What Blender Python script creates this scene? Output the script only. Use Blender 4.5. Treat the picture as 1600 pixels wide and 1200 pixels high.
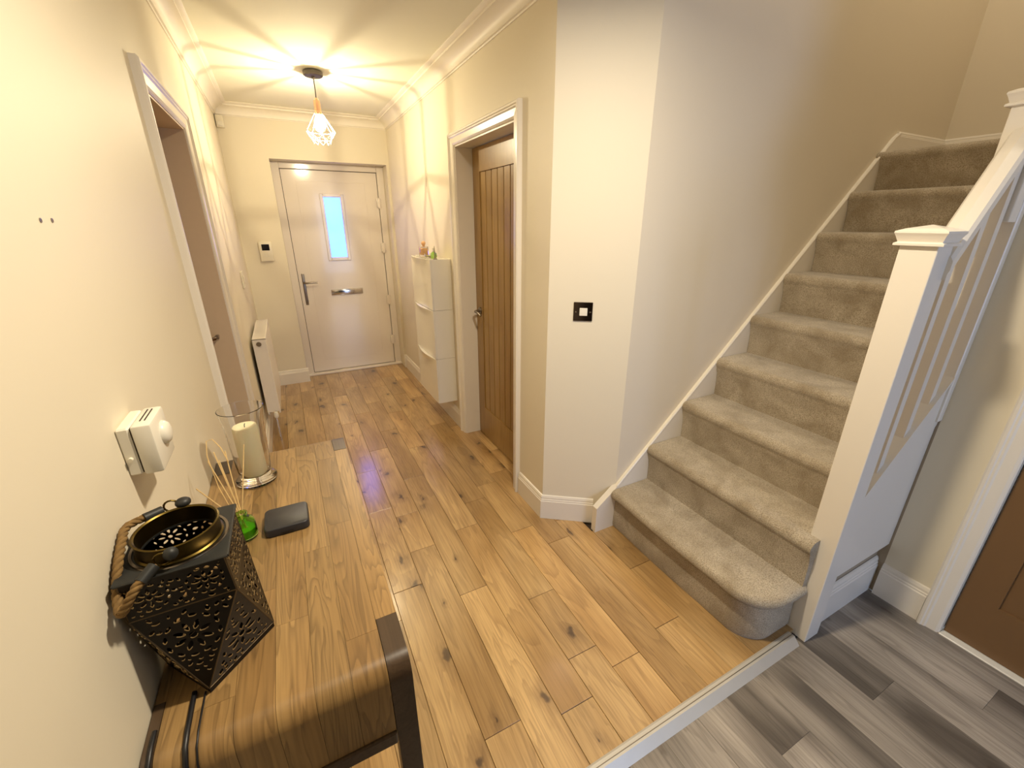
import bpy, bmesh, math, random
from mathutils import Vector, Matrix
random.seed(7)
C = bpy.context.scene.collection
for o in list(bpy.data.objects): bpy.data.objects.remove(o)
PI = math.pi

# ------------------------------------------------------------------ camera
F, TH, YAW, H = 663.744, .3636, -.4756, 1.56
cd = bpy.data.cameras.new('camera'); cam = bpy.data.objects.new('camera', cd); C.objects.link(cam)
cd.sensor_width = 36; cd.lens = 36*F/1600; cd.clip_start = .02
cam.location = (0, 0, H)
fw = Vector((-math.sin(YAW)*math.cos(TH), math.cos(YAW)*math.cos(TH), -math.sin(TH)))
cam.rotation_euler = fw.to_track_quat('-Z', 'Y').to_euler()
bpy.context.scene.camera = cam

# ------------------------------------------------------------------ world, exposure, large lights
sc = bpy.context.scene
sc.view_settings.view_transform = 'Standard'; sc.view_settings.look = 'None'
sc.view_settings.gamma = 1; sc.view_settings.use_curve_mapping = False
sc.view_settings.exposure = 0.36
w = bpy.data.worlds.new('world'); sc.world = w; w.use_nodes = True
w.node_tree.nodes['Background'].inputs[0].default_value = (.62, .78, 1, 1)
w.node_tree.nodes['Background'].inputs[1].default_value = 1.0

def area_light(name, loc, target, sx, sy, power, col, spread=PI):
    l = bpy.data.lights.new(name, 'AREA'); l.shape = 'RECTANGLE'; l.size = sx; l.size_y = sy
    l.energy = power; l.color = col; l.spread = spread
    o = bpy.data.objects.new(name, l); C.objects.link(o); o.location = loc
    o.rotation_euler = (Vector(target)-Vector(loc)).to_track_quat('-Z', 'Y').to_euler()
    return o
# patio window of the room behind the camera (cool daylight)
area_light('window_daylight', (1.45, -3.1, 1.25), (1.45, 0, 1.1), 1.2, 2.0, 24, (.40, .56, 1))
# ceiling fitting of the lower hall, out of frame above the console table
def disk_light(name, loc, power, col, size, spread=PI):
    l = bpy.data.lights.new(name, 'AREA'); l.shape = 'DISK'; l.size = size; l.energy = power; l.color = col; l.spread = spread
    o = bpy.data.objects.new(name, l); C.objects.link(o); o.location = loc; return o
disk_light('ceiling_lamp_light', (.60, .74, 2.45), 25, (1, .87, .67), .12, math.radians(168))
disk_light('landing_lamp_light', (2.9, 1.0, 4.6), 15, (1, .90, .74), .3)

# ------------------------------------------------------------------ materials
def lin(c):
    return tuple(((v/255)/12.92 if v/255 <= .04045 else ((v/255+.055)/1.055)**2.4) for v in c)+(1,)
class NT:
    def __init__(s, name):
        s.m = bpy.data.materials.new(name); s.m.use_nodes = True; s.t = s.m.node_tree
        s.b = s.t.nodes['Principled BSDF']
    def n(s, typ, **kw):
        nd = s.t.nodes.new(typ)
        for k, v in kw.items():
            if k in nd.inputs.keys(): nd.inputs[k].default_value = v
            else: setattr(nd, k, v)
        return nd
    def l(s, a, b): s.t.links.new(a, b)
    def mix(s, fac, a, b, mode='MIX'):
        m = s.t.nodes.new('ShaderNodeMix'); m.data_type = 'RGBA'; m.blend_type = mode
        for i, v in ((0, fac), (6, a), (7, b)):
            if hasattr(v, 'is_output'): s.l(v, m.inputs[i])
            else: m.inputs[i].default_value = v
        return m.outputs[2]
    def ramp(s, f, st, interp='LINEAR'):
        r = s.t.nodes.new('ShaderNodeValToRGB'); r.color_ramp.interpolation = interp
        while len(r.color_ramp.elements) > 1: r.color_ramp.elements.remove(r.color_ramp.elements[-1])
        r.color_ramp.elements[0].position = st[0][0]; r.color_ramp.elements[0].color = st[0][1]
        for p, c in st[1:]:
            e = r.color_ramp.elements.new(p); e.color = c
        s.l(f, r.inputs[0]); return r.outputs[0]
    def math(s, op, a, b=0.0):
        m = s.t.nodes.new('ShaderNodeMath'); m.operation = op
        for i, v in ((0, a), (1, b)):
            if hasattr(v, 'is_output'): s.l(v, m.inputs[i])
            else: m.inputs[i].default_value = v
        return m.outputs[0]
    def bump(s, h, strength=.2, dist=.002):
        b = s.n('ShaderNodeBump'); b.inputs['Strength'].default_value = strength; b.inputs['Distance'].default_value = dist
        s.l(h, b.inputs['Height']); s.l(b.outputs[0], s.b.inputs['Normal'])
def g(v): return (v, v, v, 1)
def simple(name, col, rough=.5, metal=0, spec=.5, coat=0, noise=0, nscale=30, bump=0, bscale=200):
    t = NT(name); t.b.inputs['Roughness'].default_value = rough; t.b.inputs['Metallic'].default_value = metal
    t.b.inputs['Specular IOR Level'].default_value = spec; t.b.inputs['Coat Weight'].default_value = coat
    tc = t.n('ShaderNodeTexCoord')
    nz = t.n('ShaderNodeTexNoise'); nz.inputs['Scale'].default_value = nscale; nz.inputs['Detail'].default_value = 4
    t.l(tc.outputs['Object'], nz.inputs['Vector'])
    c = lin(col)
    d = tuple(x*(1-noise) for x in c[:3])+(1,)
    t.l(t.mix(nz.outputs[0], c, d), t.b.inputs['Base Color'])
    if bump:
        n2 = t.n('ShaderNodeTexNoise'); n2.inputs['Scale'].default_value = bscale; t.l(tc.outputs['Object'], n2.inputs['Vector'])
        t.bump(n2.outputs[0], bump, .001)
    return t.m
M = {}
M['wall'] = simple('wall_paint', (232, 222, 199), .55, noise=.03, nscale=2.5, bump=.15, bscale=90)
M['wall2'] = simple('wall_paint_stairs', (230, 219, 198), .6, noise=.03, nscale=2.5, bump=.15, bscale=90)
M['ceil'] = simple('ceiling_paint', (238, 234, 214), .75, noise=.02, nscale=3)
M['white'] = simple('gloss_white_paint', (236, 228, 214), .28, noise=.02, nscale=8)
M['cove'] = simple('plaster_coving', (240, 232, 216), .5, noise=.02)
M['upvc'] = simple('white_composite_door', (236, 226, 214), .14, noise=.01, coat=.3)
M['plastic'] = simple('white_plastic', (236, 230, 214), .3, noise=.02)
M['cream_plastic'] = simple('warm_white_plastic', (238, 230, 208), .32, noise=.02)
M['cab'] = simple('white_melamine', (238, 232, 216), .22, noise=.01)
M['rad'] = simple('radiator_enamel', (242, 234, 220), .25, noise=.01)
M['black'] = simple('black_plastic', (30, 29, 30), .45, noise=.2)
M['slate'] = simple('dark_grey_rubber', (46, 46, 50), .42, noise=.15, nscale=60)
M['lcd'] = simple('dark_display', (16, 14, 22), .1)
M['chrome'] = simple('polished_chrome', (215, 212, 210), .12, metal=1)
M['steel'] = simple('brushed_steel', (150, 140, 128), .28, metal=1, noise=.2)
M['darksteel'] = simple('dark_nickel', (112, 100, 96), .1, metal=1, noise=.15)
M['greymetal'] = simple('grey_ceiling_rose', (92, 84, 76), .5, metal=.3)
M['copper'] = simple('copper_holder', (236, 186, 150), .35, metal=.6)
M['wire'] = simple('white_wire', (240, 232, 214), .35)
M['gap'] = simple('dark_gap', (58, 46, 34), .9)
M['strip'] = simple('silver_threshold', (205, 200, 190), .35, metal=.35, noise=.08, nscale=20)
M['candle'] = simple('ivory_wax', (250, 240, 200), .45, noise=.04)
M['candle'].node_tree.nodes['Principled BSDF'].inputs['Subsurface Weight'].default_value = .15
M['reed'] = simple('rattan_reed', (232, 200, 140), .7, noise=.2, nscale=120)
M['lantern'] = simple('lantern_black_metal', (26, 20, 16), .38, metal=.6, noise=.35, nscale=90, bump=.1)
M['lanternplate'] = simple('lantern_top_plate', (46, 47, 46), .5, metal=.3, noise=.15)
M['brass'] = simple('antique_brass', (100, 84, 42), .34, metal=1, noise=.3, nscale=25)
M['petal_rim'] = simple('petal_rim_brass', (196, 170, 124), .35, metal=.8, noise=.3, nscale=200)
M['cord'] = simple('braided_flex', (70, 60, 58), .7, noise=.6, nscale=900)
M['cable'] = simple('black_cable', (24, 22, 24), .4)
M['peach'] = simple('peach_liquid', (240, 190, 140), .15)
M['doorgrey'] = simple('painted_brown_door', (124, 92, 58), .42, noise=.06, nscale=6)

def glassmat(name, col, rough=0, ior=1.45):
    t = NT(name); t.b.inputs['Base Color'].default_value = lin(col); t.b.inputs['Roughness'].default_value = rough
    t.b.inputs['Transmission Weight'].default_value = 1; t.b.inputs['IOR'].default_value = ior
    return t.m
M['glass'] = glassmat('clear_glass', (250, 250, 250), 0, 1.3)
M['green_glass'] = glassmat('green_glass', (176, 226, 120), .02, 1.35)

# oak board material: object colour sets the tone of each board
def wood(name, light, mid, dark, rough, coat, knots=1.0, grain=1.0, axis='Y', coatr=.2, bumps=.12, sc=1.0, coord='Object', kmin=.24, con=(.3, .7)):
    t = NT(name)
    tc = t.n('ShaderNodeTexCoord'); oi = t.n('ShaderNodeObjectInfo')
    off = t.n('ShaderNodeVectorMath', operation='SCALE'); off.inputs['Scale'].default_value = 1
    rnd = t.math('MULTIPLY', oi.outputs['Random'], 57.0)
    comb = t.n('ShaderNodeCombineXYZ'); t.l(rnd, comb.inputs[0]); t.l(rnd, comb.inputs[1]); t.l(rnd, comb.inputs[2])
    add = t.n('ShaderNodeVectorMath', operation='ADD'); t.l(tc.outputs[coord], add.inputs[0]); t.l(comb.outputs[0], add.inputs[1])
    mp = t.n('ShaderNodeMapping'); t.l(add.outputs[0], mp.inputs[0])
    mp.inputs['Scale'].default_value = (1*sc, .12*sc, 1*sc) if axis == 'Y' else (.12*sc, 1*sc, 1*sc)
    n1 = t.n('ShaderNodeTexNoise'); n1.inputs['Scale'].default_value = 9; n1.inputs['Detail'].default_value = 3; n1.inputs['Distortion'].default_value = .8
    t.l(mp.outputs[0], n1.inputs['Vector'])
    rings = t.math('FRACT', t.math('MULTIPLY', n1.outputs[0], 9.0*grain))
    rr = t.ramp(rings, [(0, g(0)), (.55, g(.25)), (.92, g(1)), (1, g(0))])
    mp2 = t.n('ShaderNodeMapping'); t.l(add.outputs[0], mp2.inputs[0])
    mp2.inputs['Scale'].default_value = (1, .03, 1) if axis == 'Y' else (.03, 1, 1)
    n2 = t.n('ShaderNodeTexNoise'); n2.inputs['Scale'].default_value = 170; n2.inputs['Detail'].default_value = 3
    t.l(mp2.outputs[0], n2.inputs['Vector'])
    n3 = t.n('ShaderNodeTexNoise'); n3.inputs['Scale'].default_value = 3.5; n3.inputs['Detail'].default_value = 2
    mp3 = t.n('ShaderNodeMapping'); t.l(add.outputs[0], mp3.inputs[0])
    mp3.inputs['Scale'].default_value = (1.6, .45, 1) if axis == 'Y' else (.45, 1.6, 1); t.l(mp3.outputs[0], n3.inputs['Vector'])
    base = t.mix(t.ramp(n3.outputs[0], [(con[0], g(0)), (con[1], g(1))]), lin(light), lin(mid))
    base = t.mix(t.math('MULTIPLY', rr, .30*grain), base, lin(dark))
    f2 = t.ramp(n2.outputs[0], [(.42, g(0)), (.72, g(1))])
    base = t.mix(t.math('MULTIPLY', f2, .35), base, lin(dark))
    if knots:
        mk = t.n('ShaderNodeMapping'); t.l(add.outputs[0], mk.inputs[0])
        mk.inputs['Scale'].default_value = (1, .55, 0) if axis == 'Y' else (.55, 1, 0)
        dn = t.n('ShaderNodeTexNoise'); dn.inputs['Scale'].default_value = 22; dn.inputs['Detail'].default_value = 3; t.l(mk.outputs[0], dn.inputs['Vector'])
        dsc = t.n('ShaderNodeVectorMath', operation='SCALE'); t.l(dn.outputs['Color'], dsc.inputs[0]); dsc.inputs['Scale'].default_value = .07
        da = t.n('ShaderNodeVectorMath', operation='ADD'); t.l(mk.outputs[0], da.inputs[0]); t.l(dsc.outputs[0], da.inputs[1])
        vo = t.n('ShaderNodeTexVoronoi'); vo.voronoi_dimensions = '2D'; vo.inputs['Scale'].default_value = 6.5; t.l(da.outputs[0], vo.inputs['Vector'])
        # only some cells carry a knot
        sep = t.n('ShaderNodeSeparateColor'); t.l(vo.outputs['Color'], sep.inputs[0])
        has = t.ramp(sep.outputs[0], [(kmin, g(0)), (kmin+.06, g(1))])
        dist_ = t.math('DIVIDE', vo.outputs['Distance'], t.math('ADD', t.math('MULTIPLY', sep.outputs[1], 1.3), .35))
        halo = t.ramp(dist_, [(0, g(1)), (.10, g(.55)), (.26, g(0))])
        core = t.ramp(dist_, [(0, g(1)), (.04, g(.9)), (.085, g(0))])
        base = t.mix(t.math('MULTIPLY', t.math('MULTIPLY', halo, has), .68*knots), base, lin(dark))
        base = t.mix(t.math('MULTIPLY', t.math('MULTIPLY', core, has), .8*knots), base, lin((54, 32, 18)))
    tone = t.mix(1.0, base, oi.outputs['Color'], 'MULTIPLY')
    t.l(tone, t.b.inputs['Base Color'])
    t.b.inputs['Roughness'].default_value = rough; t.b.inputs['Coat Weight'].default_value = coat; t.b.inputs['Coat Roughness'].default_value = coatr
    t.bump(n2.outputs[0], bumps, .0008)
    return t.m
M['oakfloor'] = wood('oak_floor_boards', (214, 178, 122), (172, 135, 82), (108, 76, 40), .36, 1.0, coatr=.17, bumps=.03, con=(.33, .66), kmin=.48)
M['oaktop'] = wood('oak_table_top', (170, 139, 90), (140, 109, 66), (82, 60, 33), .40, .10, knots=.2, grain=1.6, coatr=.3, sc=1.2, coord='UV', kmin=.75)
M['darkleg'] = wood('dark_oak_legs', (84, 66, 48), (68, 52, 36), (40, 28, 18), .36, .1, knots=0)
M['vinyl'] = wood('grey_wood_vinyl', (172, 162, 150), (104, 96, 88), (60, 53, 47), .40, .1, knots=.5, grain=.8, coatr=.35, sc=.9, con=(.36, .62), kmin=.7)
M['oakdoor'] = wood('oak_veneer_door', (170, 136, 80), (152, 117, 64), (108, 80, 40), .34, .2, knots=0, grain=.6, axis='X')
def swapZ(m):   # grain of upright boards runs along z
    for nd in m.node_tree.nodes:
        if nd.type == 'MAPPING':
            s = nd.inputs['Scale'].default_value; a = sorted([abs(v) for v in s])
            nd.inputs['Scale'].default_value = (max(s), max(s), min(v for v in s if v > 0))
swapZ(M['oakdoor'])

def carpet():
    t = NT('beige_carpet'); tc = t.n('ShaderNodeTexCoord')
    a = t.n('ShaderNodeTexNoise'); a.inputs['Scale'].default_value = 7; a.inputs['Detail'].default_value = 3; a.inputs['Distortion'].default_value = .6
    b = t.n('ShaderNodeTexNoise'); b.inputs['Scale'].default_value = 260; b.inputs['Detail'].default_value = 2
    c = t.n('ShaderNodeTexVoronoi'); c.inputs['Scale'].default_value = 300
    ge = t.n('ShaderNodeNewGeometry')
    for x in (a, b, c): t.l(ge.outputs['Position'], x.inputs['Vector'])
    base = t.mix(t.ramp(a.outputs[0], [(.35, g(0)), (.65, g(1))]), lin((204, 190, 166)), lin((172, 156, 130)))
    base = t.mix(t.ramp(b.outputs[0], [(.4, g(0)), (.68, g(.75))]), base, lin((128, 112, 88)))
    t.l(base, t.b.inputs['Base Color']); t.b.inputs['Roughness'].default_value = .95
    t.b.inputs['Sheen Weight'].default_value = .35; t.b.inputs['Sheen Roughness'].default_value = .5
    t.b.inputs['Specular IOR Level'].default_value = .1
    h = t.math('ADD', t.math('MULTIPLY', a.outputs[0], .8), t.math('ADD', b.outputs[0], t.math('MULTIPLY', c.outputs[0], .8)))
    t.bump(h, .75, .004)
    return t.m
M['carpet'] = carpet()
def pane():
    t = NT('frosted_door_pane'); t.b.inputs['Base Color'].default_value = (.08, .1, .12, 1)
    tc = t.n('ShaderNodeTexCoord'); nz = t.n('ShaderNodeTexNoise'); nz.inputs['Scale'].default_value = 5; t.l(tc.outputs['Object'], nz.inputs[0])
    c = t.mix(nz.outputs[0], (.042, .100, .80, 1), (.062, .125, .95, 1))
    t.l(c, t.b.inputs['Emission Color']); t.b.inputs['Emission Strength'].default_value = 6.5
    t.b.inputs['Roughness'].default_value = .3
    return t.m
M['pane'] = pane()
def bulb():
    t = NT('lit_bulb'); tr = t.n('ShaderNodeBsdfTransparent'); em = t.n('ShaderNodeEmission'); ad = t.n('ShaderNodeAddShader')
    em.inputs[0].default_value = (1, .84, .55, 1); em.inputs[1].default_value = 5
    tr.inputs[0].default_value = (.9, .9, .88, 1)
    t.l(tr.outputs[0], ad.inputs[0]); t.l(em.outputs[0], ad.inputs[1])
    t.l(ad.outputs[0], t.t.nodes['Material Output'].inputs[0])
    return t.m
M['bulb'] = bulb()
def rope():
    t = NT('jute_rope'); tc = t.n('ShaderNodeTexCoord')
    nz = t.n('ShaderNodeTexNoise'); nz.inputs['Scale'].default_value = 130; t.l(tc.outputs['Object'], nz.inputs[0])
    t.l(t.mix(nz.outputs[0], lin((150, 118, 66)), lin((88, 64, 34))), t.b.inputs['Base Color']); t.b.inputs['Roughness'].default_value = .85
    return t.m
M['rope'] = rope()

# ------------------------------------------------------------------ helpers
def worldloc(o):
    v = Vector(o.location)
    while o.parent: o = o.parent; v = v+Vector(o.location)
    return v
def obj(name, bm, mat, parent=None, origin=None, smooth=None, color=None, kind=None):
    bmesh.ops.recalc_face_normals(bm, faces=bm.faces[:])
    me = bpy.data.meshes.new(name)
    xs = [v.co for v in bm.verts]
    if origin is None:
        lo = Vector([min(c[i] for c in xs) for i in range(3)]); hi = Vector([max(c[i] for c in xs) for i in range(3)])
        origin = Vector(((lo.x+hi.x)/2, (lo.y+hi.y)/2, lo.z))
    origin = Vector(origin)
    bmesh.ops.translate(bm, verts=bm.verts[:], vec=-origin)
    bm.to_mesh(me); bm.free(); me.materials.append(mat)
    if smooth is not None:
        for p in me.polygons: p.use_smooth = True
        try: me.set_sharp_from_angle(angle=math.radians(smooth))
        except Exception: pass
    o = bpy.data.objects.new(name, me); C.objects.link(o)
    if parent:
        o.parent = parent; o.location = origin-worldloc(parent)
    else: o.location = origin
    if color: o.color = color
    if kind: o['kind'] = kind
    return o
def tag(o, label, cat, group=None):
    o['label'] = label; o['category'] = cat
    if group: o['group'] = group
    return o
def empty(name, loc, label=None, cat=None, kind=None, group=None):
    o = bpy.data.objects.new(name, None); C.objects.link(o); o.location = loc; o.empty_display_size = .1
    if label: o['label'] = label
    if cat: o['category'] = cat
    if kind: o['kind'] = kind
    if group: o['group'] = group
    return o
def add_box(bm, x0, x1, y0, y1, z0, z1, bev=0, seg=1):
    r = bmesh.ops.create_cube(bm, size=1)
    vs = r['verts']
    for v in vs:
        v.co = Vector((x0+(v.co.x+.5)*(x1-x0), y0+(v.co.y+.5)*(y1-y0), z0+(v.co.z+.5)*(z1-z0)))
    if bev:
        es = list({e for v in vs for e in v.link_edges})
        bmesh.ops.bevel(bm, geom=es, offset=bev, segments=seg, affect='EDGES', profile=.5)
    return bm
def box(*a, **k): return add_box(bmesh.new(), *a, **k)
def add_prism(bm, pts, axis, a, b):
    """pts 2d polygon; axis 'x' -> pts are (y,z) extruded x a..b; 'y' -> (x,z); 'z' -> (x,y)"""
    f = {'x': lambda p, t: (t, p[0], p[1]), 'y': lambda p, t: (p[0], t, p[1]), 'z': lambda p, t: (p[0], p[1], t)}[axis]
    A = [bm.verts.new(f(p, a)) for p in pts]; B = [bm.verts.new(f(p, b)) for p in pts]
    n = len(pts)
    bm.faces.new(A); bm.faces.new(B[::-1])
    for i in range(n): bm.faces.new((A[i], A[(i+1) % n], B[(i+1) % n], B[i]))
    return bm
def prism(*a): return add_prism(bmesh.new(), *a)
def add_sweep(bm, prof, path, closed=False, up=None):
    """prof: list (a,b) offsets; path: list of (point, dirA, dirB)"""
    rings = [[bm.verts.new(Vector(p)+Vector(A)*a+Vector(B)*b) for a, b in prof] for p, A, B in path]
    n = len(prof); m = len(rings)
    for i in range(m if closed else m-1):
        r, s = rings[i], rings[(i+1) % m]
        for j in range(n): bm.faces.new((r[j], r[(j+1) % n], s[(j+1) % n], s[j]))
    if not closed:
        bm.faces.new(rings[0]); bm.faces.new(rings[-1][::-1])
    return bm
def add_tube(bm, pts, r, n=8, closed=False):
    pts = [Vector(p) for p in pts]; m = len(pts); rings = []
    rr = r if hasattr(r, '__len__') else [r]*m
    prev = None
    for i, p in enumerate(pts):
        if closed: d = (pts[(i+1) % m]-pts[i-1]).normalized()
        else: d = (pts[min(i+1, m-1)]-pts[max(i-1, 0)]).normalized()
        if prev is None:
            u = d.orthogonal().normalized()
        else:
            u = (prev-d*prev.dot(d)).normalized()
        prev = u; v = d.cross(u)
        rings.append([bm.verts.new(p+rr[i]*(math.cos(2*PI*k/n)*u+math.sin(2*PI*k/n)*v)) for k in range(n)])
    for i in range(m if closed else m-1):
        a, b = rings[i], rings[(i+1) % m]
        for k in range(n): bm.faces.new((a[k], a[(k+1) % n], b[(k+1) % n], b[k]))
    if not closed:
        bm.faces.new(rings[0][::-1]); bm.faces.new(rings[-1])
    return bm
def tube(*a, **k): return add_tube(bmesh.new(), *a, **k)
def add_lathe(bm, prof, c, n=32, axis='z', closed=False):
    """prof: (r, h). open profile from axis to axis or closed loop"""
    c = Vector(c); rings = []
    def P(r, h, a):
        x, y = r*math.cos(a), r*math.sin(a)
        return c+Vector({'z': (x, y, h), 'x': (h, x, y), 'y': (x, h, y)}[axis])
    for r, h in prof:
        if r < 1e-6: rings.append([bm.verts.new(P(0, h, 0))])
        else: rings.append([bm.verts.new(P(r, h, 2*PI*k/n)) for k in range(n)])
    L = len(rings)
    for i in range(L if closed else L-1):
        a, b = rings[i], rings[(i+1) % L]
        for k in range(n):
            k2 = (k+1) % n
            if len(a) == 1 and len(b) == 1: continue
            if len(a) == 1: bm.faces.new((a[0], b[k2], b[k]))
            elif len(b) == 1: bm.faces.new((a[k], a[k2], b[0]))
            else: bm.faces.new((a[k], a[k2], b[k2], b[k]))
    return bm
def lathe(*a, **k): return add_lathe(bmesh.new(), *a, **k)
def structure(name, bm, mat, **k):
    o = obj(name, bm, mat, **k); o['kind'] = 'structure'; return o
def shade(v, w=0): return (v*(1+w), v, v*(1-w), 1)

# ------------------------------------------------------------------ room shell
XL, XR, YF = -.323, 1.061, 4.70          # left wall, right wall, front wall
YC, XS, YS = 1.69, 1.377, 1.465          # chamfer corner, stair wall
CZ = 2.47                                # ceiling
XU = 2.151                               # wall beside the stairs (right)
ZG = -.02                                # grey floor level
T = .12
def slab_with_hole_x(name, x0, x1, y0, y1, z0, z1, hy0, hy1, hz, mat):
    bm = bmesh.new()
    add_box(bm, x0, x1, y0, hy0, z0, z1); add_box(bm, x0, x1, hy1, y1, z0, z1); add_box(bm, x0, x1, hy0, hy1, hz, z1)
    return structure(name, bm, mat)
slab_with_hole_x('wall_left', XL-T, XL, -3.3, YF+.4, ZG-.1, CZ+.1, 1.98, 2.74, 1.985, M['wall'])
slab_with_hole_x('wall_right', XR, XR+T, YC, YF+.4, -.1, CZ+.1, 2.02, 2.85, 2.015, M['wall'])
bm = bmesh.new()   # front wall with door opening
add_box(bm, XL, .02, YF, YF+.36, -.1, CZ+.1); add_box(bm, 1.035, XR, YF, YF+.36, -.1, CZ+.1); add_box(bm, .02, 1.035, YF, YF+.36, 2.085, CZ+.1)
structure('wall_front', bm, M['wall'])
# chamfered wall between hall and stairs
structure('wall_chamfer', prism([(XR, YC), (XS, YS), (XS+.05, YS+T), (XR+T, YC+.14)], 'z', -.1, CZ+.1), M['wall'])
structure('wall_stairs', box(XS, 3.83, YS, YS+T, -.1, 4.95), M['wall2'])
structure('wall_landing', box(3.83, 3.95, .3, YS+T, 1.5, 4.95), M['wall2'])
slab_with_hole_x('wall_closet', XU, XU+T, -3.3, .56, ZG-.1, CZ+.1, -.52, .325, 2.02, M['wall'])
structure('wall_under_landing', box(XU+T, 3.83, .44, .56, -.1, 4.95), M['wall2'])
structure('wall_upper', box(1.25, XS, .3, YS, CZ+.1, 4.95), M['wall2'])
structure('wall_upper_side', box(XS, XU+T, .32, .44, CZ+.1, 4.95), M['wall2'])
structure('ceiling_stairwell', box(1.2, 3.95, .3, YS+T, 4.95, 5.05), M['ceil'])
bm = bmesh.new(); add_box(bm, XL-T, XR+T, YC, YF+.1, CZ, CZ+.1); add_box(bm, XL-T, XS, .44, YC, CZ, CZ+.1); add_box(bm, XL-T, XU+T, -3.3, .44, CZ, CZ+.1)
structure('ceiling', bm, M['ceil'])
# rear wall behind the camera with a wide patio opening
bm = bmesh.new(); add_box(bm, XL-T, .2, -3.3, -3.18, -.1, CZ); add_box(bm, 2.05, XU+T, -3.3, -3.18, -.1, CZ); add_box(bm, .2, 2.05, -3.3, -3.18, 2.25, CZ)
structure('wall_rear', bm, M['wall'])

structure('wall_blocker', box(XL, .75, -.80, -.62, ZG-.1, CZ), simple('blocker_charcoal', (52, 46, 42), .7))  # unseen dark wall, added to keep light off the table's near end
# ------------------------------------------------------------------ oak floor
fl = empty('floor', (.4, 2.6, -.03), kind='structure')
obj('subfloor', box(XL, XU, .59, YF+.3, -.1, -.0185), M['gap'], fl)
W = .131; X0 = .583
joints = {-3: [1.53, 2.16, 2.62, 3.44, 4.1], -2: [.815, 1.75, 2.06, 2.89, 3.6, 4.3], -1: [1.386, 2.415, 3.17, 3.8, 4.4],
          0: [.766, 1.80, 2.80, 3.5, 4.2], 1: [.916, 1.226, 2.0, 3.05, 3.9, 4.45], 2: [.817, 1.648, 2.127, 3.1, 3.75, 4.3],
          3: [1.485, 2.22, 3.0, 4.0], 4: [.862, 1.62, 2.5], 5: [1.158], 6: [.95, 1.3], 7: [1.0]}
tones = {(1, 0): 1.0, (-1, 0): 1.06, (2, 1): 1.12, (2, 0): 1.06, (3, 0): .88, (4, 0): 1.06, (4, 1): 1.06, (5, 1): .84, (5, 0): 1.0, (0, 0): 1.02, (0, 1): .93, (1, 1): .86, (-2, 0): .98,
         (-2, 1): .86, (-3, 0): 1.0, (1, 2): .9, (0, 2): .97, (-2, 2): .98, (-3, 1): .98}
rp = random.Random(3)
for k in range(-7, 8):
    xa, xb = X0+k*W, X0+(k+1)*W
    xa, xb = max(xa, XL+.002), xb
    if xb < XL+.01: continue
    js = joints.get(k) or [rp.uniform(.9, 1.5), rp.uniform(1.9, 2.4), rp.uniform(2.7, 3.2), rp.uniform(3.6, 4.0), rp.uniform(4.2, 4.5)]
    if xa < XR-.05: end = YF+.24
    elif k <= 4: end = 3.0
    else: end = 1.46
    ys = [.60]+[j for j in js if .65 < j < end-.05]+[end]
    for i in range(len(ys)-1):
        if k <= 4 and xa > XR-.05 and ys[i] > 2.9: continue
        bm = box(xa+.0006, xb-.0006, ys[i]+.0008, ys[i+1]-.0008, -.018, rp.uniform(-.0004, .0004), bev=.0012)
        tn = tones.get((k, i), rp.uniform(.78, 1.06)); wr = rp.uniform(-.015, .03)
        obj('plank', bm, M['oakfloor'], fl, color=(tn*(1+wr), tn, tn*(1-wr*1.5), 1))

# grey vinyl floor
fg = empty('floor', (1.2, -1, ZG-.02), kind='structure'); fg.name = 'floor_kitchen'
obj('screed', box(XL, XU, -3.2, .575, ZG-.08, ZG-.0045), M['gap'], fg)
VW = .15; vx0 = 1.596
rp = random.Random(11)
vj = {0: [.31], -3: [.355, -.6], -2: [-.15], -1: [.05], 1: [-.35], 2: [.12], 3: [-.2], -4: [.0]}
k = -13
for k in range(-13, 5):
    xa, xb = max(vx0+(k)*VW, XL+.002), min(vx0+(k+1)*VW, XU)
    if xb-xa < .02: continue
    js = sorted(vj.get(k, [rp.uniform(-.5, .3)]))
    j0 = js[0]-1.22
    ys = [-3.18]+[j for j in (j0-1.22, j0)]+js+[.58]
    for i in range(len(ys)-1):
        bm = box(xa+.0003, xb-.0003, ys[i]+.0003, ys[i+1]-.0003, ZG-.004, ZG, bev=.0004)
        tn = rp.uniform(.82, 1.18)
        if k == 0 and i == len(ys)-2: tn = .82
        if k == 1: tn = 1.08
        obj('plank', bm, M['vinyl'], fg, color=(tn, tn, tn, 1))
# threshold strip between the floors
th = structure('trim_1', prism([(.604, -.001), (.604, .0045), (.598, .007), (.578, .007), (.553, ZG), (.60, ZG)], 'x', XL+.01, 1.575), M['strip'])
obj('ridge', box(XL+.012, 1.572, .586, .588, .0068, .0082), M['steel'], th)

# ------------------------------------------------------------------ skirting boards
SKP = [(0, 0), (.016, 0), (.016, .112), (.013, .116), (.013, .122), (.010, .126), (.010, .134), (.006, .144), (0, .147)]
def skirt(name, a, b, nrm, z0=0, cutA=None, cutB=None, hs=1.0):
    """board along a->b with outward normal nrm (2d); cutA/B mitre shifts along the run per unit thickness"""
    a = Vector((a[0], a[1], z0)); b = Vector((b[0], b[1], z0)); n = Vector((nrm[0], nrm[1], 0)).normalized(); d = (b-a).normalized()
    bm = bmesh.new(); ca = cutA or 0; cb = cutB or 0
    add_sweep(bm, [(p[0], p[1]*hs) for p in SKP], [(a, n+d*ca, Vector((0, 0, 1))), (b, n+d*cb, Vector((0, 0, 1)))])
    return structure(name, bm, M['white'])
skirt('baseboard_front', (XL, YF), (.035, YF), (0, -1))
skirt('baseboard_front_right', (1.035, YF), (XR, YF), (0, -1))
skirt('baseboard_right', (XR, YF), (XR, 2.92), (-1, 0))
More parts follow.
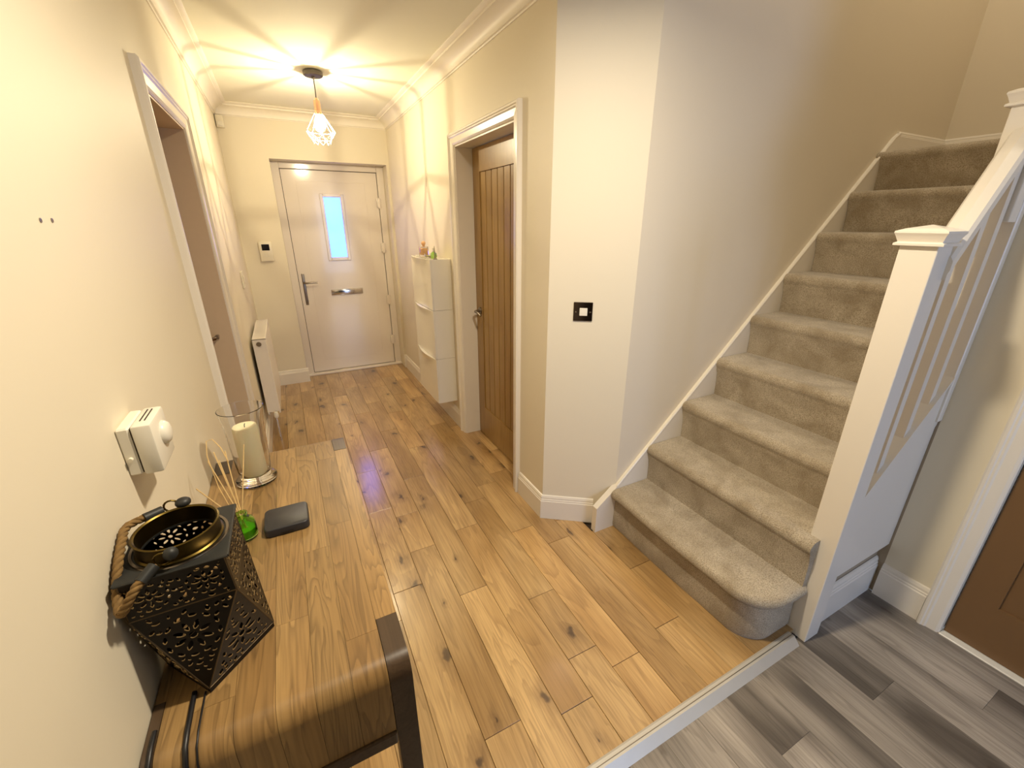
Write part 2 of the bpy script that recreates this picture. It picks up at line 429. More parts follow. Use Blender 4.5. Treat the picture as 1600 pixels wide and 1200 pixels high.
ch = Vector((XS-XR, YS-YC)).normalized()
tn_ = math.tan(math.atan2(-ch.y, ch.x)/2+0)  # mitre between the two walls
ang = math.acos(max(-1, min(1, Vector((0, -1)).dot(ch))))
mt = math.tan(ang/2)
skirt('baseboard_right_near', (XR, 1.95), (XR, YC), (-1, 0), cutB=mt)
skirt('baseboard_chamfer', (XR, YC), (XS-.09, YS+.064), (ch.y, -ch.x), cutA=-mt)
skirt('baseboard_left_near', (XL, .62), (XL, 1.90), (1, 0))
skirt('baseboard_left', (XL, 2.82), (XL, YF), (1, 0))
skirt('baseboard_closet', (XU, .56), (XU, .397), (-1, 0), z0=ZG, hs=1.12)
skirt('baseboard_closet_near', (XU, -.62), (XU, -3.1), (-1, 0), z0=ZG, hs=1.12)

# ------------------------------------------------------------------ coving
CVP = [(0, 0), (.012, 0), (.012, -.010), (.018, -.012)]
for i in range(7):
    a = i/6*PI/2
    CVP.append((.020+.062*(1-math.cos(a)), -.014-.0+(-.0)-.0+.0-(0)))
CV = [(0, -.088), (.006, -.088), (.008, -.082), (.016, -.080), (.016, -.074)]
for i in range(8):
    a = i/7*PI/2
    CV.append((.016+.060*(1-math.cos(a)), -.074+.050*math.sin(a)))
CV += [(.080, -.024), (.080, -.014), (.092, -.012), (.104, -.004), (.104, 0), (0, 0)]
def cove(name, a, b, nrm, ca=0, cb=0):
    a = Vector((a[0], a[1], CZ)); b = Vector((b[0], b[1], CZ)); n = Vector((nrm[0], nrm[1], 0)); d = (b-a).normalized()
    o = structure(name, add_sweep(bmesh.new(), CV, [(a, n+d*ca, Vector((0, 0, 1))), (b, n+d*cb, Vector((0, 0, 1)))]), M['cove'], smooth=35)
    return o
cove('trim_2', (XL, -3.1), (XL, YF), (1, 0), 0, -1)
cove('trim_3', (XL, YF), (XR, YF), (0, -1), 1, -1)
cove('trim_4', (XR, YF), (XR, YC), (-1, 0), 1, mt)
cove('trim_5', (XR, YC), (XS, YS), (ch.y, -ch.x), -mt, 0)

# ------------------------------------------------------------------ doors
AP = [(0, 0), (0, .020), (.006, .026), (.014, .026), (.018, .022), (.024, .022), (.030, .017), (.058, .014), (.066, .010), (.070, .006), (.070, 0)]
def architrave(parent, face_x, nx, y0, y1, zt, z0=0):
    """moulded frame round an opening in a wall x=face_x; y0<y1 inner edges, zt inner top; profile a: 0 outer..0.07 inner"""
    w = .070
    pr = [(w-a, b) for a, b in AP]      # a measured outward from inner edge
    for nm, p, q, A, ca, cb in (('architrave', (y0, z0), (y0, zt), (-1, 0), (0, 0), (0, 1)), ('architrave', (y1, z0), (y1, zt), (1, 0), (0, 0), (0, 1)), ('architrave_head', (y0, zt), (y1, zt), (0, 1), (-1, 0), (1, 0))):
        def mk(pt, A, c): return (Vector((face_x, pt[0], pt[1])), Vector((0, A[0]+c[0], A[1]+c[1])), Vector((nx, 0, 0)))
        bm = add_sweep(bmesh.new(), pr, [mk(p, A, ca), mk(q, A, cb)])
        obj(nm, bm, M['white'], parent)
def lever(parent, x, y, z, nx, dy, mat, name='handle', droop=.012):
    bm = lathe([(0, 0), (.026, 0), (.026, .006), (.022, .009), (0, .009)], (0, 0, 0), 24, 'x')
    for v in bm.verts: v.co = Vector((x+nx*v.co.x, y+v.co.y, z+v.co.z))
    r = obj(name, bm, mat, parent, smooth=40)
    pts = [(x, y, z), (x+nx*.030, y, z), (x+nx*.045, y+dy*.010, z), (x+nx*.050, y+dy*.03, z+.002), (x+nx*.050, y+dy*.06, z+.002), (x+nx*.050, y+dy*.09, z-.002), (x+nx*.046, y+dy*.112, z-droop)]
    obj('lever', tube(pts, [.009, .009, .009, .009, .0085, .008, .006], 10), mat, r, smooth=50)
    return r
# front door: door_1
d1 = empty('door_1', (.525, 4.94, 0), kind='structure')
YL = 4.90
bm = bmesh.new()
add_box(bm, .020, .088, YL-.02, YL+.06, 0, 2.085, bev=.004); add_box(bm, .967, 1.035, YL-.02, YL+.06, 0, 2.085, bev=.004); add_box(bm, .088, .967, YL-.02, YL+.06, 2.030, 2.085, bev=.004)
obj('door_frame', bm, M['upvc'], d1)
obj('door_sill', box(.020, 1.035, YL-.06, YL+.06, 0, .022, bev=.004), M['upvc'], d1)
obj('seal', box(.088, .967, YL+.020, YL+.03, .02, 2.032), M['gap'], d1)
LX0, LX1, LZ0, LZ1 = .093, .962, .028, 2.025
GX0, GX1, GZ0, GZ1 = .425, .598, 1.215, 1.800
bm = bmesh.new()
fr = YL-.004
for a in ((LX0, GX0, LZ0, LZ1), (GX1, LX1, LZ0, LZ1), (GX0, GX1, LZ0, GZ0), (GX0, GX1, GZ1, LZ1)):
    add_box(bm, a[0], a[1], fr, fr+.02, a[2], a[3])
bmesh.ops.remove_doubles(bm, verts=bm.verts[:], dist=1e-5)
leaf = obj('door_leaf', bm, M['upvc'], d1)
# shallow raised border mouldings of the leaf
def frame_ring(x0, x1, z0, z1, wd, y, dp, bev=.003):
    bm = bmesh.new()
    add_box(bm, x0, x0+wd, y-dp, y, z0, z1, bev=bev); add_box(bm, x1-wd, x1, y-dp, y, z0, z1, bev=bev)
    add_box(bm, x0+wd, x1-wd, y-dp, y, z0, z0+wd, bev=bev); add_box(bm, x0+wd, x1-wd, y-dp, y, z1-wd, z1, bev=bev)
    return bm
obj('glazing_cassette', frame_ring(GX0-.025, GX1+.025, GZ0-.025, GZ1+.025, .034, fr+.001, .014, .005), M['upvc'], leaf)
obj('glass_pane', box(GX0, GX1, fr+.006, fr+.012, GZ0, GZ1), M['pane'], leaf)
# pressed panel lines of the leaf
bm = bmesh.new()
add_box(bm, .215, .840, fr-.0015, fr+.001, .150, .156, bev=.001); add_box(bm, .215, .840, fr-.0015, fr+.001, 1.925, 1.931, bev=.001)
add_box(bm, .212, .218, fr-.0015, fr+.001, .150, 1.931, bev=.001); add_box(bm, .837, .843, fr-.0015, fr+.001, .150, 1.931, bev=.001)
obj('panel_moulding', bm, M['upvc'], leaf)
pl_ = obj('handle_plate', box(.122, .150, fr-.010, fr, .760, 1.075, bev=.005, seg=2), M['steel'], leaf, smooth=40)
obj('lever', tube([(.136, fr-.008, .985), (.136, fr-.045, .985), (.150, fr-.052, .985), (.20, fr-.052, .986), (.262, fr-.050, .984)], [.010, .010, .0095, .008, .007], 10), M['steel'], leaf, smooth=50)
obj('lock_cylinder', lathe([(0, 0), (.011, 0), (.011, .018), (0, .018)], (.136, fr-.026, .80), 16, 'y'), M['chrome'], leaf, smooth=40)
obj('key', box(.133, .139, fr-.050, fr-.026, .790, .812, bev=.002), M['steel'], leaf)
slot = obj('letter_plate', box(.378, .700, fr-.012, fr, .840, .900, bev=.006, seg=2), M['chrome'], leaf, smooth=40)
obj('letter_flap', box(.392, .686, fr-.017, fr-.011, .848, .892, bev=.004, seg=2), M['chrome'], leaf, smooth=40)
for z in (1.745, 1.305, .755, .30):
    h = obj('hinge', box(.940, .985, fr-.028, fr-.002, z-.045, z+.045, bev=.006, seg=2), M['upvc'], d1, smooth=40)
    obj('hinge_cap', box(.952, .974, fr-.034, fr-.027, z-.052, z+.052, bev=.003), M['upvc'], h)

# right door: door_2
d2 = empty('door_2', (XR+.1, 2.43, 0), kind='structure')
RY0, RY1, RZ = 2.035, 2.835, 2.000
architrave(d2, XR, -1, RY0-.008, RY1+.008, RZ+.008)
bm = bmesh.new(); add_box(bm, XR-.002, XR+.165, RY0-.03, RY0, 0, RZ+.03); add_box(bm, XR-.002, XR+.165, RY1, RY1+.03, 0, RZ+.03); add_box(bm, XR-.002, XR+.165, RY0, RY1, RZ, RZ+.03)
add_box(bm, XR+.160, XR+.175, RY0, RY0+.012, 0, RZ); add_box(bm, XR+.160, XR+.175, RY1-.012, RY1, 0, RZ)
obj('door_lining', bm, M['white'], d2)
LXf = XR+.112
bm = bmesh.new()
y0, y1, z0, z1 = RY0+.003, RY1-.003, .006, RZ-.004
iy0, iy1, iz0, iz1 = y0+.105, y1-.105, .24, z1-.14
for a in ((y0, iy0, z0, z1), (iy1, y1, z0, z1), (iy0, iy1, z0, iz0), (iy0, iy1, iz1, z1)):
    add_box(bm, LXf, LXf+.038, a[0], a[1], a[2], a[3])
bmesh.ops.remove_doubles(bm, verts=bm.verts[:], dist=1e-5)
lf = obj('door_leaf', bm, M['oakdoor'], d2, color=(1, 1, 1, 1))
nb = 7; bw = (iy1-iy0)/nb
for i in range(nb):
    tnn = (1.0, .95, 1.03, .98, 1.02, .94, 1.0)[i]
    obj('board', box(LXf+.006, LXf+.03, iy0+i*bw+.0035, iy0+(i+1)*bw-.0035, iz0+.001, iz1-.001, bev=.002), M['oakdoor'], lf, color=(tnn, tnn, tnn, 1))
obj('board_backing', box(LXf+.016, LXf+.034, iy0, iy1, iz0, iz1), M['gap'], lf)
lever(lf, LXf, 2.765, .975, -1, -1, M['steel'])

# left door: door_3
d3 = empty('door_3', (XL-.1, 2.36, 0), kind='structure')
LY0, LY1, LZt = 1.995, 2.725, 1.965
architrave(d3, XL, 1, LY0-.006, LY1+.006, LZt+.006)
bm = bmesh.new(); add_box(bm, XL-.17, XL+.002, LY0-.03, LY0, 0, LZt+.03); add_box(bm, XL-.17, XL+.002, LY1, LY1+.03, 0, LZt+.03); add_box(bm, XL-.17, XL+.002, LY0, LY1, LZt, LZt+.03)
obj('door_lining', bm, simple('shaded_lining', (226, 202, 168), .4, noise=.05), d3)  # beige tone paints in the shade inside the left door opening
lf = obj('door_leaf', box(XL-.150, XL-.112, LY0+.003, LY1-.003, .006, LZt-.004, bev=.002), M['oakdoor'], d3, color=(.8, .78, .74, 1))
lever(lf, XL-.112, 2.60, .995, 1, 1, M['darksteel'], droop=.02)

# closet door at the right: door_4
d4 = empty('door_4', (XU+.05, -.1, ZG), kind='structure')
CY0, CY1, CZt = -.50, .325, 2.0
architrave(d4, XU, -1, CY0, CY1, CZt, z0=ZG)
bm = bmesh.new(); add_box(bm, XU-.002, XU+.13, CY0-.02, CY0, ZG, CZt+.02); add_box(bm, XU-.002, XU+.13, CY1, CY1+.02, ZG, CZt+.02); add_box(bm, XU-.002, XU+.13, CY0, CY1, CZt, CZt+.02)
obj('door_lining', bm, M['white'], d4)
bm = bmesh.new(); xf = XU+.020
y0, y1, z0, z1 = CY0+.003, CY1-.003, ZG+.008, CZt-.004
iy0, iy1 = y0+.10, y1-.10
for a in ((y0, iy0, z0, z1), (iy1, y1, z0, z1), (iy0, iy1, z0, .20), (iy0, iy1, z1-.12, z1), (iy0, iy1, .92, 1.04)):
    add_box(bm, xf, xf+.036, a[0], a[1], a[2], a[3])
bmesh.ops.remove_doubles(bm, verts=bm.verts[:], dist=1e-5)
lf = obj('door_leaf', bm, M['doorgrey'], d4)
obj('panel', box(xf+.010, xf+.03, iy0, iy1, .20, .92), M['doorgrey'], lf)
obj('panel', box(xf+.010, xf+.03, iy0, iy1, 1.04, z1-.12), M['doorgrey'], lf)
obj('threshold', box(XU-.012, XU+.03, CY0, CY1, ZG-.002, ZG+.005, bev=.002), M['plastic'], d4)

# ------------------------------------------------------------------ staircase
st = empty('staircase', (1.35, 1.0, 0), 'carpeted straight staircase with white balustrade rising to the right', 'stairs')
G, RS = .2175, .2115
def nose_profile(xr, z0, z1, xback):
    """xz outline of one step: riser at xr, rounded nosing 3 cm proud"""
    p = [(xback, z0), (xr, z0), (xr-.002, z1-.13), (xr-.007, z1-.09), (xr-.016, z1-.062)]
    for i in range(9):
        a = -PI*.25+i/8*PI*.75
        p.append((xr+.004-.030*math.cos(a), z1-.030+.030*math.sin(a)))
    p += [(xr+.04, z1), (xback, z1+.001)]
    return p
Y0, Y1 = .655-.05, 1.441
for i in range(2, 9):
    xr = 1.362+G*(i-1); z1 = .240+RS*(i-1)
    o = obj('step', prism(nose_profile(xr, z1-RS-.03, z1, xr+G+.03), 'y', Y0, Y1), M['carpet'], st, smooth=50)
# last riser and the landing
p = nose_profile(1.362+G*8, .24+RS*7-.03, .24+RS*8, 3.83)
obj('landing', prism(p, 'y', .56, 1.462), M['carpet'], st, smooth=50)
# curtail bottom step with a rounded end
def outline(off, nose=True):
    """plan outline of bottom step, off = offset outward from the riser line"""
    x0 = 1.368; r = .115; cy = .628+r; cx = x0+r
    pts = [(1.60, Y1), (x0-off, Y1)]
    for k in range(6): pts.append((x0-off+(-.006*math.sin(k/5*PI)), Y1-(Y1-cy)*(k+1)/7))
    for k in range(11):
        a = PI+k/10*PI/2
        pts.append((cx+(r+off)*math.cos(a), cy+(r+off)*math.sin(a)))
    pts.append((1.598, cy-r-off)); pts.append((1.60, 1.0))
    return pts
bm = bmesh.new(); rings = []
prof = [(0, 0.0), (.006, .02), (.004, .10), (.001, .168), (.006, .178), (.022, .184)]
for k in range(9):
    a = -PI/2+k/8*PI*.95
    prof.append((.014+.023*math.cos(a), .213+.026*math.sin(a)))
prof.append((-.03, .240)); prof.append((-.09, .240))
for off, z in prof: rings.append([bm.verts.new((x, y, z)) for x, y in outline(off)])
n = len(rings[0])
for a, b in zip(rings, rings[1:]):
    for j in range(n): bm.faces.new((a[j], a[(j+1) % n], b[(j+1) % n], b[j]))
bm.faces.new(rings[0]); bm.faces.new(rings[-1])
obj('step', bm, M['carpet'], st, smooth=50)
def sz(x): return .253+.967*(x-1.374)        # string top line against the wall
# wall string
pts = [(1.245, 0), (1.245, .150), (1.374, sz(1.374)), (3.19, sz(3.19)), (3.235, 2.036), (3.235, 1.90), (3.3, 1.7), (1.9, .2), (1.62, 0)]
ws = obj('wall_string', prism(pts, 'y', 1.443, YS+.012), M['white'], st)
bm = bmesh.new()
pr = [(-.001, -.010), (.006, -.006), (.008, .002), (.004, .010), (-.001, .012)]
d = Vector((1, 0, .967)).normalized(); nn = Vector((-.967, 0, 1)).normalized()
add_tube(bm, [(1.372, 1.447, sz(1.372)), (1.6, 1.447, sz(1.6)), (3.19, 1.447, sz(3.19)), (3.235, 1.447, 2.036)], .006, 6)
obj('string_bead', bm, M['white'], ws)
# landing skirting
skirt('baseboard_landing', (3.235, YS), (3.83, YS), (0, -1), z0=1.93, hs=.80, cutB=-1)
skirt('baseboard_landing_end', (3.83, YS), (3.83, .56), (-1, 0), z0=1.93, hs=.80, cutA=1)
# newel post
def newel(name, x0, x1, y0, y1, z0, z1, parent, hidden=False):
    o = obj(name, box(x0, x1, y0, y1, z0, z1, bev=.003, seg=2), M['white'], parent)
    cx, cy, h = (x0+x1)/2, (y0+y1)/2, (x1-x0)/2
    bm = bmesh.new()
    lv = [(h+.001, -.004), (h+.013, -.002), (h+.013, .004), (h+.006, .008), (h+.012, .024), (h+.016, .032), (h+.015, .037), (h-.002, .044), (.001, .054)]
    rg = [[bm.verts.new((cx+sx*a, cy+sy*a, z1+z)) for sx, sy in ((-1, -1), (1, -1), (1, 1), (-1, 1))] for a, z in lv]
    for a, b in zip(rg, rg[1:]):
        for j in range(4): bm.faces.new((a[j], a[(j+1) % 4], b[(j+1) % 4], b[j]))
    bm.faces.new(rg[0]); bm.faces.new(rg[-1])
    obj('newel_cap', bm, M['white'], o)
    return o
newel('newel_post', 1.607, 1.697, .552, .642, ZG, 1.500, st)
newel('newel_post', 2.060, 2.150, .561, .651, 1.56, 1.895, st)
# outer string and spandrel
def oz(x): return .290+.967*(x-1.37)
obj('outer_string', prism([(1.697, oz(1.697)-.22), (1.697, oz(1.697)), (2.149, oz(2.149)), (2.149, oz(2.149)-.22)], 'y', .566, .612), M['white'], st)
obj('string_capping', prism([(1.697, oz(1.697)), (1.697, oz(1.697)+.016), (2.149, oz(2.149)+.016), (2.149, oz(2.149))], 'y', .558, .620), M['white'], st)
obj('spandrel_panel', prism([(1.697, .245), (1.697, oz(1.697)-.20), (2.149, oz(2.149)-.20), (2.149, .245)], 'y', .568, .594), M['white'], st)
skirt('baseboard_stairs', (1.697, .592), (2.149, .592), (0, -1), z0=ZG, hs=1.25)
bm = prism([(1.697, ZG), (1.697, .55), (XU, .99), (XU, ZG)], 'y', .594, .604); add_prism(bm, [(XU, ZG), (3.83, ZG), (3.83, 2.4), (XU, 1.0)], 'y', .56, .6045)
structure('wall_under_stairs', bm, simple('brown_beige_board', (168, 152, 128), .7, noise=.1))  # brownish-beige band between skirting and spandrel panel
for x in (1.800, 1.920, 2.035):
    y, hw = .589, .016
    b = obj('baluster', prism([(x-hw, oz(x-hw)+.016), (x+hw, oz(x+hw)+.016), (x+hw, oz(x+hw)+.84), (x-hw, oz(x-hw)+.84)], 'y', y-hw, y+hw), M['white'], st)
# handrail
def hz(x): return 1.478+.967*(x-1.697)
HP = [(-.031, -.050), (.031, -.050), (.031, -.038), (.034, -.030), (.034, -.012), (.026, -.002), (0, .003), (-.026, -.002), (-.034, -.012), (-.034, -.030), (-.031, -.038)]
bm = add_sweep(bmesh.new(), HP, [((1.690, .574, hz(1.690)), (0, 1, 0), (0, 0, 1.35)), ((2.07, .600, hz(2.07)), (0, 1, 0), (0, 0, 1.35))])
obj('handrail', bm, M['white'], st)
# upright trim closing the balustrade against the wall
obj('end_trim', box(2.116, 2.150, .557, .612, .845, 1.70, bev=.003), M['white'], st)

# ------------------------------------------------------------------ wall fittings
# thermostat
t = empty('thermostat', (-.140, YF, 1.22), 'small white wall thermostat with a black screen left of the front door', 'thermostat')
obj('body', box(-.192, -.088, YF-.026, YF, 1.221, 1.394, bev=.006, seg=2), M['cream_plastic'], t, smooth=40)
obj('screen', box(-.170, -.108, YF-.0275, YF-.025, 1.318, 1.372), M['lcd'], t)
for dx, dz in ((-.150, 1.288), (-.128, 1.288), (-.146, 1.268), (-.124, 1.268)):
    obj('button', box(dx-.007, dx+.007, YF-.0285, YF-.025, dz-.005, dz+.005, bev=.002), M['plastic'], t)
# sensor in the corner
t = empty('motion_sensor', (-.285, YF, 2.29), 'small white box sensor high in the corner under the coving', 'sensor')
obj('body', box(-.318, -.262, YF-.040, YF, 2.290, 2.380, bev=.006, seg=2), M['cream_plastic'], t, smooth=40)
obj('lens', box(-.310, -.270, YF-.043, YF-.038, 2.300, 2.335, bev=.003), M['plastic'], t)
# left wall box detector near camera
t = empty('room_sensor', (XL, .985, 1.12), 'white square box sensor with round dome fixed to the left wall above the table', 'sensor')
b_ = obj('body', box(XL+.022, XL+.053, .930, 1.030, 1.113, 1.213, bev=.005, seg=2), M['plastic'], t, smooth=40)
obj('back_box', box(XL, XL+.020, .932, 1.028, 1.115, 1.211, bev=.003), M['plastic'], t)
obj('seam', box(XL+.002, XL+.024, .935, 1.025, 1.118, 1.208), M['gap'], t)
bm = lathe([(.024, 0), (.023, .004), (.019, .009), (.011, .012), (0, .013)], (XL+.053, .990, 1.170), 28, 'x')
obj('dome', bm, M['plastic'], t, smooth=60)
for i in range(2):
    obj('vent_slot', box(XL+.032+i*.007, XL+.034+i*.007, .955, 1.015, 1.2128, 1.2138), M['gap'], t)
obj('side_screw', lathe([(0, 0), (.004, 0), (.004, .006), (0, .006)], (XL+.010, .926, 1.150), 10, 'y'), M['cream_plastic'], t)
# left wall switch
t = empty('wall_switch', (XL, 4.0, 1.08), 'cream wall plate on the left wall above the radiator', 'switch')
obj('plate', box(XL, XL+.012, 3.915, 4.045, 1.080, 1.205, bev=.003), M['cream_plastic'], t)
obj('rocker', box(XL+.011, XL+.019, 3.955, 4.005, 1.115, 1.170, bev=.003), M['cream_plastic'], t)
# two screw holes
for i, y in enumerate((.950, .990)):
    o = obj('wall_plug', lathe([(0, 0), (.0035, 0), (.0035, .0012), (.0015, .0014), (0, .0005)], (XL, y, 1.563), 12, 'x'), M['steel'], None, smooth=40)
    tag(o, ('left' if i == 0 else 'right')+' one of two tiny grey screw plugs high on the left wall', 'wall plug', 'screw plugs in the left wall')
# chrome switch on the chamfer wall
cdir = Vector((ch.x, ch.y, 0)); cn = Vector((ch.y, -ch.x, 0))
def chp(s, out, z): return Vector((XR, YC, 0))+cdir*s+cn*out+Vector((0, 0, z))
def chbox(s0, s1, o0, o1, z0, z1, bev=0):
    bm = box(s0, s1, o0, o1, z0, z1, bev=bev)
    for v in bm.verts: v.co = chp(v.co.x, v.co.y, v.co.z)
    return bm
t = empty('light_switch', chp(.168, 0, 1.13), 'square dark chrome light switch with white rocker on the angled wall', 'switch')
sw0 = .118
obj('plate', chbox(sw0, sw0+.088, 0, .006, 1.128, 1.216, .002), M['darksteel'], t)
obj('rocker', chbox(sw0+.028, sw0+.064, .005, .010, 1.154, 1.190, .0015), M['plastic'], t)
for s in (.011, .077): obj('screw', chbox(sw0+s-.003, sw0+s+.003, .005, .0075, 1.168, 1.174, .001), M['chrome'], t)

# ------------------------------------------------------------------ radiator
t = empty('radiator', (-.265, 3.8, .16), 'white panel radiator on the left wall near the front door', 'radiator')
ry0, ry1, rz0, rz1 = 3.43, 4.16, .20, .785
rp_ = obj('front_panel', box(-.228, -.214, ry0+.004, ry1-.004, rz0, rz1-.004, bev=.004), M['rad'], t)
obj('rear_panel', box(-.300, -.288, ry0+.004, ry1-.004, rz0, rz1-.004, bev=.004), M['rad'], t)
obj('side_cover', box(-.300, -.215, ry0, ry0+.004, rz0+.02, rz1), M['rad'], t)
obj('side_cover', box(-.300, -.215, ry1-.004, ry1, rz0+.02, rz1), M['rad'], t)
bm = bmesh.new()
add_box(bm, -.300, -.296, ry0, ry1, rz1-.006, rz1); add_box(bm, -.219, -.215, ry0, ry1, rz1-.006, rz1)
yy = ry0
while yy < ry1-.01:
    add_box(bm, -.296, -.219, yy, yy+.008, rz1-.005, rz1-.001); yy += .016
obj('top_grille', bm, M['rad'], t)
for i in range(20):
    y = ry0+.03+i*.035
    obj('fin', box(-.286, -.230, y, y+.004, rz0+.04, rz1-.03), M['rad'], t)
obj('end_plug', lathe([(0, 0), (.016, 0), (.016, .010), (.011, .014), (0, .014)], (-.262, ry0-.014, rz1-.035), 20, 'y'), M['steel'], t, smooth=40)
v = obj('valve', lathe([(0, 0), (.012, 0), (.016, .01), (.016, .03), (.011, .045), (0, .047)], (-.245, ry0-.05, rz0-.01), 16, 'z'), M['plastic'], t, smooth=40)
obj('valve_tail', tube([(-.245, ry0-.05, rz0), (-.245, ry0+.01, rz0+.02)], .009, 10), M['chrome'], t)
obj('pipe', tube([(-.245, ry0-.05, rz0), (-.245, ry0-.05, 0.0)], .0075, 10), M['chrome'], t)

# ------------------------------------------------------------------ shoe cabinets
CX0, CX1, CYa, CYb = .902, 1.0605, 3.025, 3.535
zs = [.210, .576, .950, 1.314]
labs = ['lowest of three white tip out shoe cabinets on the right wall', 'middle one of three stacked white shoe cabinets on the right wall', 'top one of three stacked white shoe cabinets carrying ornaments']
for i in range(3):
    z0, z1 = zs[i]+.001, zs[i+1]-.001
    t = empty('shoe_cabinet', ((CX0+CX1)/2, (CYa+CYb)/2, z0), labs[i], 'cabinet', group='stacked shoe cabinets')
    bm = bmesh.new()
    add_box(bm, CX0+.0135, CX1, CYa, CYa+.006, z0, z1); add_box(bm, CX0+.0135, CX1, CYb-.006, CYb, z0, z1)
    add_box(bm, CX0+.018, CX1, CYa+.006, CYb-.006, z0, z0+.006); add_box(bm, CX0+.03, CX1, CYa+.006, CYb-.006, z1-.006, z1)
    add_box(bm, CX1-.004, CX1, CYa+.006, CYb-.006, z0+.006, z1-.006)
    obj('carcass', bm, M['cab'], t)
    # flap with a scooped pull edge at the top: front bulges forward in the middle
    bm = bmesh.new(); N = 14; rows = []
    for r, zz in enumerate((z0+.002, z1-.14, z1-.07, z1-.03, z1-.006, z1-.001)):
        row = []
        for k in range(N+1):
            u = k/N; bulge = math.sin(PI*u)**1.2
            amt = (0, 0, .004, .012, .026, .028)[r]
            row.append((CX0+.004-amt*bulge, CYa+.001+u*(CYb-CYa-.002), zz))
        rows.append(row)
    F_ = [[bm.verts.new(p) for p in row] for row in rows]
    Bk = [[bm.verts.new((CX0+.013, p[1], p[2])) for p in row] for row in rows]
    for a in range(len(rows)-1):
        for k in range(N):
            bm.faces.new((F_[a][k], F_[a][k+1], F_[a+1][k+1], F_[a+1][k])); bm.faces.new((Bk[a][k+1], Bk[a][k], Bk[a+1][k], Bk[a+1][k+1]))
    for k in range(N):
        bm.faces.new((F_[0][k+1], F_[0][k], Bk[0][k], Bk[0][k+1])); bm.faces.new((F_[-1][k], F_[-1][k+1], Bk[-1][k+1], Bk[-1][k]))
    for a in range(len(rows)-1):
        bm.faces.new((F_[a][0], F_[a+1][0], Bk[a+1][0], Bk[a][0])); bm.faces.new((F_[a+1][N], F_[a][N], Bk[a][N], Bk[a+1][N]))
    obj('tip_out_door', bm, M['cab'], t, smooth=40)
ZT = 1.313
# ornaments on the top cabinet
t = empty('glass_bottle', (.965, 3.36, ZT), 'square clear glass bottle with peach filling on the shoe cabinets', 'bottle')
bm = bmesh.new(); add_box(bm, .935, .995, 3.325, 3.395, ZT, ZT+.075, bev=.006, seg=2)
obj('bottle_body', bm, M['glass'], t, smooth=40)
obj('filling', box(.940, .990, 3.331, 3.389, ZT+.012, ZT+.062, bev=.01, seg=2), M['peach'], t)
obj('stopper', lathe([(0, 0), (.010, 0), (.010, .012), (.016, .018), (.017, .03), (.010, .04), (0, .042)], (.965, 3.36, ZT+.072), 14), M['peach'], t, smooth=50)
t = empty('glass_votive', (.960, 3.20, ZT), 'low round clear glass dish between the bottles on the cabinet', 'dish')
obj('glass_bowl', lathe([(0, 0), (.020, 0), (.030, .012), (.034, .03), (.030, .03), (.026, .014), (0, .008)], (.960, 3.215, ZT), 20), M['glass'], t, smooth=50)
obj('wax', lathe([(0, .0085), (.022, .010), (.026, .020), (0, .021)], (.960, 3.215, ZT), 16), M['candle'], t)
t = empty('perfume_bottle', (.965, 3.11, ZT), 'small pale green perfume bottle near the cabinet corner', 'bottle')
obj('bottle_body', lathe([(0, 0), (.018, 0), (.022, .01), (.022, .035), (.010, .048), (0, .05)], (.965, 3.115, ZT), 16), M['green_glass'], t, smooth=50)
obj('cap', lathe([(0, 0), (.009, 0), (.009, .025), (0, .027)], (.965, 3.115, ZT+.05), 12), M['cream_plastic'], t, smooth=50)
t = empty('metal_figurine', (.950, 3.055, ZT), 'thin dark metal figurine at the near corner of the cabinet top', 'figurine')
obj('foot', lathe([(0, 0), (.016, 0), (.015, .006), (.006, .010), (0, .011)], (.955, 3.052, ZT), 14), M['steel'], t, smooth=40)
obj('stem', tube([(.955, 3.052, ZT+.008), (.955, 3.054, ZT+.04), (.954, 3.056, ZT+.09)], [.005, .0035, .002], 8), M['steel'], t)

# ------------------------------------------------------------------ pendant lamp
PX, PY = .355, 3.49
t = empty('pendant_lamp', (PX, PY, CZ), 'white wire cage pendant lamp with lit bulb hanging from the hall ceiling', 'lamp')
obj('ceiling_rose', lathe([(0, -.001), (.052, -.001), (.060, -.006), (.060, -.026), (.054, -.031), (.012, -.033), (.009, -.043), (0, -.045)], (PX, PY, CZ), 32), M['greymetal'], t, smooth=35)
obj('flex', tube([(PX, PY, CZ-.04), (PX+.001, PY, 2.38), (PX, PY, 2.315)], .0032, 8), M['cord'], t)
obj('bulb_holder', lathe([(0, .095), (.010, .095), (.014, .086), (.020, .080), (.021, .02), (.024, .016), (.024, 0), (.018, 0), (.018, .01), (0, .012)], (PX, PY, 2.225), 24), M['copper'], t, smooth=35)
bz = 2.165
obj('bulb', lathe([(0, -.042), (.016, -.039), (.030, -.026), (.036, -.006), (.034, .012), (.024, .034), (.015, .05), (.013, .068), (0, .068)], (PX, PY, bz), 24), M['bulb'], t, smooth=60)
cg = empty('wire_cage', (0, 0, 0)); cg.parent = t; C.objects.unlink(cg); bpy.data.objects.remove(cg)
bm = bmesh.new(); ns = 9
def ringpts(r, z, ph=0): return [Vector((PX+r*math.cos(2*PI*(k+ph)/ns), PY+r*math.sin(2*PI*(k+ph)/ns), z)) for k in range(ns)]
A = ringpts(.024, 2.235); B = ringpts(.093, 2.128); D = ringpts(.066, 2.082, .5); E2 = ringpts(.052, 2.055, 0)
wr_ = .0021
